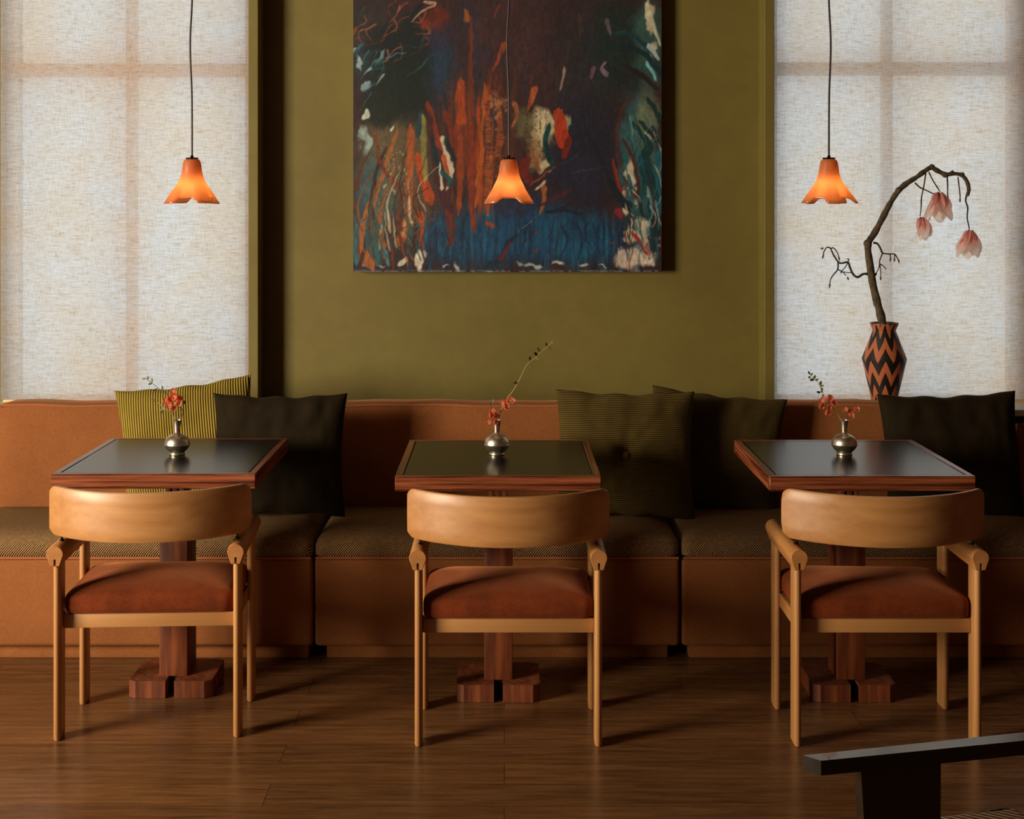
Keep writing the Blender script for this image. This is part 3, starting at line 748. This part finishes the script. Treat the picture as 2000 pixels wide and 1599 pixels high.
# ------------------------------------------------------------------ dining tables
def make_table(cx, cy, label):
    r = empty('dining_table', (cx, cy, 0), label, 'table')
    w, d, t, f = .3075, .313, .045, .022
    zt = .75
    for nm, (xa, xb, ya, yb), mt in (('edge', (-w, w, -d, -d+f), 'rose'), ('edge', (-w, w, d-f, d), 'rose'), ('edge', (-w, -w+f, -d+f, d-f), 'rosey'), ('edge', (w-f, w, -d+f, d-f), 'rosey')):
        b = NB(); box(b, xa, xb, ya, yb, zt-t, zt, .0015, 1); obj('edging', b, MT[mt], r)
    g = NB(); box(g, -w+f, w-f, -d+f, d-f, zt-t+.006, zt-.004); obj('groove', g, MT['groove'], r, 0)
    b = NB(); box(b, -w+f+.003, w-f-.003, -d+f+.003, d-f-.003, zt-.0038, zt-.0006, .0006, 1); obj('inset_top', b, MT['black_top'], r)
    yp = -.065
    b = NB(); box(b, -.045, .045, yp, yp+.127, .054, .60, .003); obj('post', b, MT['rosez'], r)
    for k in (-1, 0, 1):
        b = NB(); box(b, k*.022-.008, k*.022+.008, yp+.02, yp+.107, .60, zt-t, .002); obj('neck_bar', b, MT['rosez'], r)
    b = NB(); box(b, -.13, .13, yp+.03, yp+.097, zt-t-.02, zt-t-.0005, .002); obj('cross_bar', b, MT['rose'], r)
    for s in (-1, 1):
        b = NB(); x0, x1, y0, y1 = .014, .131, yp-.048, yp+.165; c = .022
        pts = [(x0, y0), (x1-c, y0), (x1, y0+c*.6), (x1, y1-c*.6), (x1-c, y1), (x0, y1)]
        pts = [(s*p[0], p[1]) for p in pts]
        loft(b, [[(p[0], p[1], .001) for p in pts], [(p[0], p[1], .055) for p in pts]])
        obj('foot', b, MT['rosez'], r, 30)
    b = NB(); box(b, -.0145, .0145, yp+.01, yp+.12, .012, .050); obj('foot_joint', b, MT['groove'], r)
    return r
make_table(-1.058, 4.388, 'square rosewood-edged dining table with black top nearest the yellow-green cushion')
make_table(-.019, 4.353, 'square rosewood-edged dining table with black top under the painting')
make_table(1.100, 4.353, 'square rosewood-edged dining table with black top in front of the zigzag vase')

# ------------------------------------------------------------------ chairs
def make_chair(loc, rz, label):
    r = empty('dining_chair', loc, label, 'chair', None, rz)
    hx = .2595
    # curved back band
    b = NB(); R_, half = .389, math.radians(50.3); yc = -.255+R_; zc, hh, th = .664, .0715, .009
    rings = []
    L = R_*half; rad = .034; n = 46
    for i in range(n+1):
        q = i/n; s = -L*math.cos(q*PI); e = L-abs(s)
        h = hh if e >= rad else hh-rad+math.sqrt(max(rad*rad-(rad-e)**2, 0))
        tt = th*(1 if e > .004 else .45)
        a = s/R_
        sec = []
        for (dr, dz) in ((tt, -h+.005), (tt, -h*.5), (tt, h*.5), (tt, h-.005), (tt*.6, h), (-tt*.6, h), (-tt, h-.005), (-tt, h*.5), (-tt, -h*.5), (-tt, -h+.005), (-tt*.6, -h), (tt*.6, -h)):
            rr = R_-.009+dr
            sec.append((rr*math.sin(a), yc-rr*math.cos(a), zc+dz))
        rings.append(sec)
    loft(b, rings); obj('backrest', b, MT['chair'], r, 50)
    for s in (-1, 1):
        x = s*hx
        # legs: deep planks with rounded front edge
        for (y0, y1) in ((-.175, -.112), (.112, .175)):
            b = NB(); hw = .0105
            def sec(z, g=0): 
                pts = []
                for k in range(7):
                    a = PI+PI*k/6; pts.append((x+(hw-g)*math.cos(a), y0+.011+(.011-g)*math.sin(a), z))
                for k in range(7):
                    a = PI*k/6; pts.append((x+(hw-g)*math.cos(a), y1-.006+(.006-g*.5)*math.sin(a), z))
                return pts
            loft(b, [sec(.0006, .003), sec(.006), sec(.524)]); obj('leg', b, MT['chairz'], r, 50)
        # arm: keyhole section with slot
        sec2 = []
        zc2, ra = .5485, .0245
        for k in range(25):
            a = math.radians(-28+236*k/24); sec2.append((ra*math.cos(a), zc2+ra*math.sin(a)))
        sec2 += [(-.0135, .513), (-.0032, .513), (-.0032, .533), (.0032, .533), (.0032, .513), (.0135, .513)]
        b = NB(); rings = []
        for (y, g) in ((-.192, .93), (-.189, 1), (.19, 1), (.195, .93)):
            rings.append([(x+px*g, y, zc2+(pz-zc2)*g) for px, pz in sec2])
        loft(b, rings); obj('armrest', b, MT['chairy'], r, 35)
        b = NB(); tube(b, [(x*.985, -.128, .565), (x*.985, -.128, .60)], .0035, .0035, 10, 1); lathe(b, [(.007, 0), (.007, .004), (.0036, .006)], 12, c=(x*.985, -.128, .5725)); obj('back_pin', b, MT['metal_dark'], r)
        b = NB(); box(b, s*.245-.009, s*.245+.009, -.118, .118, .318, .360, .003); obj('side_rail', b, MT['chairy'], r)
    b = NB(); box(b, -.2485, .2485, -.14, -.118, .3185, .3605, .003); obj('seat_rail', b, MT['chair'], r)
    b = NB(); box(b, -.2485, .2485, .118, .14, .3185, .3605, .003); obj('seat_rail', b, MT['chair'], r)
    b = NB(); rings = []
    for (ins, z) in ((.010, .3615), (.002, .367), (0, .378), (0, .404), (.003, .413), (.010, .420), (.024, .4265), (.048, .434), (.08, .441), (.12, .4465), (.155, .449)):
        rr = rrect(.2475-ins, .172-ins*.85, .030+ins*.35, z, 0, .02, 8)
        rr = [(p[0]+(0.002*mnoise.noise(Vector((p[0]*9, p[1]*9, loc[0])))), p[1], p[2]+.004*mnoise.noise(Vector((p[0]*7, p[1]*7+3, loc[0]*3)))) if z > .42 else p for p in rr]
        rings.append(rr)
    loft(b, rings); obj('seat_cushion', b, MT['rust'], r, 60)
    return r
make_chair((-1.052, 3.944+.175, 0), math.radians(2.9), 'beech armchair with curved back and rust seat, nearest the yellow-green corduroy cushion')
make_chair((.0115, 3.89+.175, 0), 0, 'beech armchair with curved back and rust seat, centred under the painting')
make_chair((1.105, 3.89+.175, 0), 0, 'beech armchair with curved back and rust seat, beside the dark foreground chair')

# ------------------------------------------------------------------ foreground dark chair with rush seat
def dark_chair():
    th = math.atan2(.074, .324)
    r = empty('rush_seat_chair', (.4616, 1.972, 0), 'black wooden chair back with woven rush seat cut off in the bottom right corner', 'chair', None, th)
    Lr = .60
    b = NB()
    pts = [(0, 0), (Lr, 0), (Lr, .038), (-.026, .028)]
    pts = [(0, 0), (Lr, 0), (Lr, .032), (-.017, .024)]
    loft(b, [[(p[0]+(.004 if k == 0 else 0), p[1]+(.0 if k == 0 else 0), z) for p in pts] for k, z in enumerate((.728, .7285, .749, .75))])
    obj('top_rail', b, MT['dark_wood'], r, 20)
    for (xa, xb, xc) in ((.066, .196, .086), (.42, .55, .44)):
        b = NB()
        loft(b, [[(xc, .006, .42), (xb-.0, .006, .42), (xb-.0, .028, .42), (xc, .028, .42)], [(xa, .004, .7279), (xb, .004, .7279), (xb, .026, .7279), (xa, .026, .7279)]])
        obj('back_splat', b, MT['dark_wood'], r, 20)
    for (x, y, zt) in ((.03, .02, .727), (.58, .02, .727), (.04, .43, .43), (.57, .43, .43)):
        if zt > .5: zt = .43
        b = NB(); box(b, x-.018, x+.018, y-.016, y+.016, .0005, zt, .003); obj('leg', b, MT['dark_wood'], r)
    b = NB()
    box(b, .012, .60, -.004, .02, .385, .42, .004); box(b, .03, .60, .425, .445, .40, .43, .004)
    obj('seat_frame', b, MT['dark_wood'], r)
    b = NB(); box(b, .07, .60, .03, .424, .412, .440, .010, 3); obj('rush_seat', b, MT['rush'], r)
dark_chair()

# ------------------------------------------------------------------ pendant lamps
def make_pendant(px, seed, rot, label, sway, n=5):
    D = 4.36; p = at(px, 399, D)
    r = empty('pendant_lamp', (p.x, D, 1.562), label, 'lamp', 'orange bell pendants')
    k = 1/606.
    prof = [(11, 88), (15, 86), (17.2, 80), (18.6, 70), (20, 60), (22.5, 51), (26.5, 43), (31.5, 35), (37, 26.5), (42.5, 18.5), (47, 12), (51, 7)]
    def fr(rr, z, a, kk):
        t = max(0, (45*k-z)/(45*k))
        w = math.cos(n*(a+rot)); sh = math.tanh(3*w)
        return rr*(1+(.17*sh-.05)*t)
    def fz(rr, z, a, kk):
        t = max(0, (30*k-z)/(30*k))
        w = math.cos(n*(a+rot)); w2 = math.sin(2*(a+seed))
        return z-t*t*(.0105*math.tanh(4*w)*1.35+.002*w2)
    b = NB(); P = [(a*k, z*k) for a, z in prof]
    lathe(b, P, 160, fr, fz, cap0=False, cap1=False)
    o = obj('lamp_shade', b, MT['shade'], r, 80)
    md = o.modifiers.new('thick', 'SOLIDIFY'); md.thickness = .0022; md.offset = -1
    b = NB(); lathe(b, [(.002, .0), (.017, .0), (.019, .003), (.017, .006), (.006, .008), (.004, .014)], 24, c=(0, 0, 88*k-.002))
    for i in range(12):
        a = 2*PI*i/12; t = NB(); bmesh.ops.create_uvsphere(t, u_segments=8, v_segments=6, radius=.0024)
        merge(b, t, Matrix.Translation((.0185*math.cos(a), .0185*math.sin(a), 88*k+.003)))
    obj('cap', b, MT['metal_dark'], r)
    b = NB(); top = ZC-1.562-.02
    tube(b, [(0, 0, 88*k+.008), (.0008*sway, 0, .35), (.006*sway, 0, .52), (-.002*sway, 0, .75), (0, 0, top)], .0032, .0032, 8, 8); obj('cable', b, MT['cord_black'], r)
    b = NB(); lathe(b, [(.05, 0), (.05, .012), (.045, .019)], 32, c=(0, 0, top)); obj('ceiling_rose', b, MT['metal_dark'], r)
    b = NB(); t = NB(); bmesh.ops.create_uvsphere(t, u_segments=20, v_segments=14, radius=.0165); merge(b, t, Matrix.Translation((0, 0, .044)) @ Matrix.Diagonal((1, 1, 1.15, 1)))
    obj('bulb', b, MT['bulb'], r)
    b = NB(); lathe(b, [(.010, .014), (.012, .018), (.012, .085), (.009, .09)], 20, c=(0, 0, .014+.03)); obj('lamp_holder', b, MT['metal_dark'], r)
make_pendant(375, .3, PI/2+PI/4+.06, 'orange glass bell pendant lamp in front of the left-hand linen blind', -1, 4)
make_pendant(994, 1.3, PI/2+PI/4, 'orange glass bell pendant lamp hanging in front of the painting', -1, 4)
make_pendant(1619, 2.2, PI/2+.05, 'orange glass bell pendant lamp beside the magnolia branch', 1)

# ------------------------------------------------------------------ small metal bud vases
VP = [(.0, .0), (.0235, .0), (.0255, .0015), (.0255, .004), (.0235, .0065), (.025, .010), (.034, .018), (.040, .028), (.0418, .0335), (.0405, .036), (.0405, .037), (.039, .045), (.034, .055), (.024, .063), (.0125, .0675), (.0092, .072), (.0098, .088), (.0122, .106), (.0142, .112), (.0130, .112), (.0105, .104), (.0080, .085), (.0076, .075), (.0, .074)]
def bud_vase(px, D, label):
    p = at(px, 0, D)
    b = NB(); prof = [(max(a, .0001), z) for a, z in VP]; lathe(b, prof, 48)
    o = obj('bud_vase', b, MT['pewter'], None, 35); o.location = (p.x, D, .7496)
    tag(o, label, 'vase'); return o
bud_vase(346, 4.394, 'pewter bud vase with rounded body on the table nearest the yellow-green cushion')
bud_vase(970.5, 4.394, 'pewter bud vase with rounded body on the table under the painting')
bud_vase(1649, 4.394, 'pewter bud vase with rounded body on the table in front of the zigzag vase')

# ------------------------------------------------------------------ flowering quince sprigs
def petal(bm, L, Wd, cup, Mx, curl=0.0, nu=6, nv=5):
    t = NB(); vs = []
    for i in range(nu+1):
        s = i/nu; wv = Wd/2*math.sin(PI*min(1, .12+.80*s))**.75
        row = []
        for j in range(nv+1):
            q = 2*j/nv-1
            y = cup*L*(s*s)*.5 - curl*L*max(0, s-.6)**2*3 + cup*.35*Wd*(-q*q)*-1*s
            row.append(t.verts.new((wv*q, y, L*s*(1-.06*q*q*s))))
        vs.append(row)
    for i in range(nu):
        for j in range(nv): t.faces.new((vs[i][j], vs[i][j+1], vs[i+1][j+1], vs[i+1][j]))
    merge(bm, t, Mx)

def leaf_bm(L, Wd, d, n):
    b = NB(); z = Vector(d).normalized(); y = Vector(n); y = (y-z*y.dot(z)).normalized(); x = y.cross(z)
    Mx = Matrix((x, y, z)).transposed().to_4x4()
    petal(b, L, Wd, .25, Mx)
    return b

def blossom(parent, p, rad, face, R, mat, n=5):
    b = NB(); f = Vector(face).normalized(); q = f.to_track_quat('Z', 'Y').to_matrix().to_4x4()
    for k in range(n):
        a = 2*PI*k/n+R.uniform(-.15, .15)
        Mx = Matrix.Rotation(a, 4, 'Z') @ Matrix.Rotation(math.radians(R.uniform(-72, -50)), 4, 'X')
        petal(b, rad*R.uniform(.9, 1.1), rad*1.05, -.55, Matrix.Translation(p) @ q @ Mx)
    o = obj('blossom', b, mat, parent, 80)
    s = NB()
    for k in range(7):
        a = 2*PI*k/7; e = Vector((math.cos(a)*rad*.22, math.sin(a)*rad*.22, rad*.5))
        tube(s, [Vector(p), Vector(p)+(q.to_3x3() @ e)], rad*.035, rad*.06, 5, 1)
    obj('stamens', s, MT['stamen'], o)
    return o

def sprig(base_px, D, label, stems, leaves, flowers, seed, group='quince sprigs in the bud vases'):
    R = random.Random(seed)
    o0 = at(base_px, 0, D); o0.z = .836
    r = empty('quince_sprig', o0, label, 'flower', None)
    def T(x, y, dd=0): return at(x, y, D+dd)-o0
    for (pts, r0, r1, mt) in stems:
        b = NB(); tube(b, [T(*p) for p in pts], r0, r1, 7, 4, .12, seed); obj('stem', b, MT[mt], r)
    for (x, y, dx, dy, L) in leaves:
        b = leaf_bm(L*1.25, L*.7, (dx, R.uniform(-.4, .4), -dy), (R.uniform(-.5, .5), -1, .4))
        o = obj('leaf', b, MT['leaf'], r, 80); o.location = T(x, y, 0)
    for (x, y, rad, dd) in flowers:
        blossom(r, T(x, y, dd), rad*1.15, (R.uniform(-.7, .7), -1, R.uniform(-.35, .7)), R, MT['quince'])
k = 1/601.
sprig(346, 4.394, 'coral quince sprig with twin twigs in the bud vase nearest the yellow-green cushion',
      [([(346, 838), (342, 824), (338, 812, .004), (330, 803), (322, 798), (306, 784, .005), (298, 779, .008)], .0011, .0007, 'stem'),
       ([(351, 838), (352, 822), (357, 808), (356, 800), (346, 790), (333, 777), (325, 768), (312, 760), (300, 750), (293, 745), (282, 738)], .0013, .0007, 'twig')],
      [(288, 741, .4, -1, .010), (297, 748, -1, .4, .010), (297, 747, .1, -1, .012), (308, 759, -.8, .5, .011), (317, 762, .2, -1, .013), (284, 739, -1, .2, .009), (303, 783, -1, -.6, .011), (320, 797, -.6, .5, .013), (318, 800, -.3, .8, .011), (357, 790, .5, -.8, .013)],
      [(331, 778, .0165, 0), (345, 772, .0165, -.008), (348, 785, .0155, -.012), (335, 790, .0155, -.012), (342, 764, .014, .006), (352, 778, .0135, .004), (338, 797, .013, -.004), (326, 784, .013, -.004)], 3)
sprig(971, 4.394, 'coral quince sprig with a long leafy twig rising toward the painting',
      [([(972, 838), (974, 818), (979, 800), (992, 776), (1000, 766), (1012, 747), (1022, 726), (1032, 709), (1044, 700), (1058, 686), (1068, 678), (1076, 668)], .0019, .0009, 'stem'),
       ([(969, 838), (967, 822), (966, 806), (958, 790), (960, 784)], .0011, .0007, 'twig')],
      [(1076, 672, .3, -1, .012), (1072, 677, .8, .7, .012), (1056, 687, -.6, -.8, .014), (1060, 684, .7, .6, .010), (1050, 694, -.8, -.7, .014), (1046, 698, .6, .7, .010), (1036, 704, -.2, -1, .012), (1012, 747, -1, .1, .013), (1070, 676, -.5, -.6, .011), (960, 786, .6, -.8, .011), (962, 788, -.9, -.4, .009), (966, 800, -.4, -1, .009)],
      [(983, 783, .0135, 0), (998, 786, .0185, -.006), (987, 795, .013, -.004), (963, 802, .0135, -.004), (958, 812, .0135, -.008), (968, 814, .0125, 0), (955, 822, .0115, -.006), (966, 824, .010, -.012)], 7)
sprig(1649, 4.394, 'two coral quince twigs leaning apart in the bud vase in front of the zigzag vase',
      [([(1647, 838), (1644, 822), (1634, 806, .003), (1622, 790, .004), (1612, 776), (1603, 758), (1598, 747), (1588, 738), (1582, 731)], .0012, .0007, 'stem'),
       ([(1652, 838), (1655, 822), (1660, 808), (1668, 803)], .0012, .0007, 'twig')],
      [(1582, 731, -.5, -.8, .010), (1583, 733, .7, -.6, .009), (1583, 735, -.9, .5, .009), (1590, 741, -1, .1, .013), (1590, 740, .3, -1, .011), (1592, 743, .9, -.4, .010), (1602, 752, .1, -1, .013), (1602, 754, .9, -.2, .010), (1603, 757, .6, .6, .009), (1602, 766, -1, -.1, .012), (1604, 767, .2, -1, .010), (1606, 770, .5, .8, .008)],
      [(1608, 786, .0155, 0), (1620, 778, .0155, -.004), (1625, 787, .0135, -.006), (1603, 790, .013, -.002), (1614, 805, .0135, 0), (1617, 795, .012, .004), (1652, 802, .0125, 0), (1663, 812, .0135, -.006), (1672, 799, .0115, -.002), (1660, 801, .010, .006)], 12)

# ------------------------------------------------------------------ zigzag vase and magnolia
DV = 5.345; kv = DV/F
vz = zs-.002
vb = at(1727, 0, DV)
b = NB(); ztop = EYE-(631-CY)*kv-vz
def vzr(y): return EYE-(y-CY)*kv-vz
prof = [(.0001, 0), (21*kv, 0), (22*kv, .004), (42.8*kv, vzr(700)), (21.8*kv, vzr(645)), (27*kv, vzr(633)), (27*kv, vzr(630)), (24*kv, vzr(630)), (19*kv, vzr(646)), (34*kv, vzr(700)), (17*kv, .02), (.0001, .02)]
lathe(b, prof, 72); o = obj('zigzag_vase', b, MT['zigzag'], None, 12); o.location = (vb.x, DV, vz)
tag(o, 'tall angular vase with orange and black zigzags on the window sill', 'vase')

mr = empty('magnolia_branch', at(1722, 640, DV), 'arching bare magnolia branch with three drooping pink blooms in the zigzag vase', 'plant')
m0 = at(1722, 640, DV)
def TM(x, y, dd=0): return at(x, y, DV+dd)-m0
def mstem(name, pts, r0, r1, mat='bark', bump=.3, seed=0, sub=4, knots=()):
    b = NB(); tube(b, [TM(*p) for p in pts], r0*kv, r1*kv, 10, sub, bump, seed)
    for (x, y, rr) in knots:
        t = NB(); bmesh.ops.create_icosphere(t, subdivisions=2, radius=rr*kv)
        for v in t.verts: v.co *= 1+.25*mnoise.noise(v.co*300)
        merge(b, t, Matrix.Translation(TM(x, y)))
    return obj(name, b, MT[mat], mr, 60)
mstem('branch', [(1722, 680), (1724, 640), (1720, 615), (1712, 585), (1704, 550), (1699, 515), (1695, 485), (1698, 470), (1708, 455), (1724, 425), (1738, 398), (1752, 376), (1768, 360), (1790, 346), (1806, 334), (1819, 326)], 8.3, 4.4, knots=((1694, 475, 7.5), (1755, 371, 6.5), (1729, 416, 6), (1820, 326, 5.6), (1712, 592, 7)))
mstem('branch', [(1819, 326), (1832, 334), (1848, 341), (1860, 339), (1876, 341), (1886, 350), (1891, 362), (1892, 373), (1889, 381)], 4.8, 3.2, seed=2, knots=((1879, 341, 4.8), (1860, 336, 3.6), (1892, 371, 4), (1845, 343, 4.3), (1890, 380, 3.6)))
tw = [
 ([(1695, 535), (1686, 535), (1675, 541), (1666, 535), (1660, 522), (1656, 512), (1644, 514), (1637, 511), (1628, 498), (1622, 485), (1615, 483), (1609, 492), (1608, 499)], 2.6, 1.0),
 ([(1637, 511), (1636, 526), (1628, 536), (1622, 546), (1621, 554)], 1.6, .9), ([(1636, 526), (1646, 531), (1652, 538)], 1.3, .8),
 ([(1656, 512), (1652, 520), (1645, 528)], 1.2, .9), ([(1622, 486), (1628, 484), (1636, 494), (1638, 501)], 1.3, .9), ([(1660, 522), (1664, 532), (1646, 531)], 1.1, .8), ([(1656, 512), (1658, 506), (1654, 506)], 1.2, 1.0),
 ([(1706, 474), (1714, 476), (1720, 486), (1724, 494), (1738, 496), (1747, 496), (1754, 506)], 2.3, 1.0),
 ([(1724, 494), (1719, 506), (1718, 514), (1726, 520), (1731, 526)], 1.5, .8), ([(1718, 514), (1716, 524), (1712, 532)], 1.2, .8), ([(1718, 514), (1720, 530), (1720, 540)], 1.2, .8), ([(1738, 496), (1740, 504)], 1.2, 1.0), ([(1747, 496), (1747, 504)], 1.2, 1.0),
 ([(1808, 338), (1805, 360), (1800, 385), (1799, 405), (1797, 422)], 1.5, 1.0), ([(1814, 336), (1822, 352), (1832, 368), (1836, 374)], 1.4, 1.1),
 ([(1787, 357), (1797, 366), (1812, 373), (1828, 381)], 1.6, 1.0), ([(1850, 345), (1851, 365), (1851, 380), (1855, 396)], 1.5, .9), ([(1871, 345), (1873, 362), (1875, 380), (1875, 388)], 1.4, 1.1),
 ([(1888, 380), (1886, 392), (1890, 405), (1889, 425), (1892, 440), (1893, 448)], 1.7, 1.1)]
for i, (pts, a, c) in enumerate(tw): mstem('twig', pts, a, c, 'twig', .25, i)
def budm(x, y, L, ang):
    b = NB(); lathe(b, [(.1*kv, 0), (1.7*kv, L*.25*kv), (1.9*kv, L*.5*kv), (1.2*kv, L*.8*kv), (.1*kv, L*kv)], 8)
    o = obj('bud', b, MT['bud'], mr); o.location = TM(x, y); o.rotation_euler = (0, ang, 0)
for (x, y, L, a) in ((1608, 497, 9, PI+.2), (1638, 500, 10, PI-.2), (1621, 552, 11, PI+.1), (1655, 540, 8, PI-.3), (1754, 505, 10, PI-.3), (1740, 502, 10, PI+.2), (1747, 503, 9, PI), (1712, 531, 9, PI+.3), (1720, 539, 9, PI), (1875, 386, 10, PI), (1609, 484, 7, PI+1.2), (1645, 527, 8, PI+.4)):
    budm(x, y, L, a)
def magnolia(x, y, tipdir, L, spread, seed, n=8):
    R = random.Random(seed); b = NB()
    z = Vector((tipdir[0], tipdir[2] if len(tipdir) > 2 else 0, -tipdir[1])).normalized()
    q = z.to_track_quat('Z', 'Y').to_matrix().to_4x4()
    for k in range(n):
        a = 2*PI*k/n+R.uniform(-.25, .25); op = math.radians((.15+.95*((k*3) % n)/n)*spread+R.uniform(-3, 3))
        Mx = q @ Matrix.Rotation(a, 4, 'Z') @ Matrix.Rotation(-op, 4, 'X') @ Matrix.Translation((0, .002, 0))
        petal(b, L*kv*R.uniform(.82, 1.08), L*kv*R.uniform(.50, .62), .22*R.uniform(.4, 1.2), Mx, R.uniform(-.1, .35), 8, 6)
    o = obj('blossom', b, MT['magnolia'], mr, 80); o.location = TM(x, y, -.006)
    c = NB(); lathe(c, [(.2*kv, -2*kv), (4*kv, 1*kv), (4.4*kv, 5*kv), (2.6*kv, 8*kv)], 10, cap0=True)
    s = obj('sepal', c, MT['bud'], o); s.rotation_euler = z.to_track_quat('Z', 'Y').to_euler()
magnolia(1832, 376, (.12, 1), 60, 30, 4, 8); magnolia(1798, 425, (.30, 1), 44, 27, 6, 7); magnolia(1893, 450, (.05, 1), 58, 36, 9, 8)
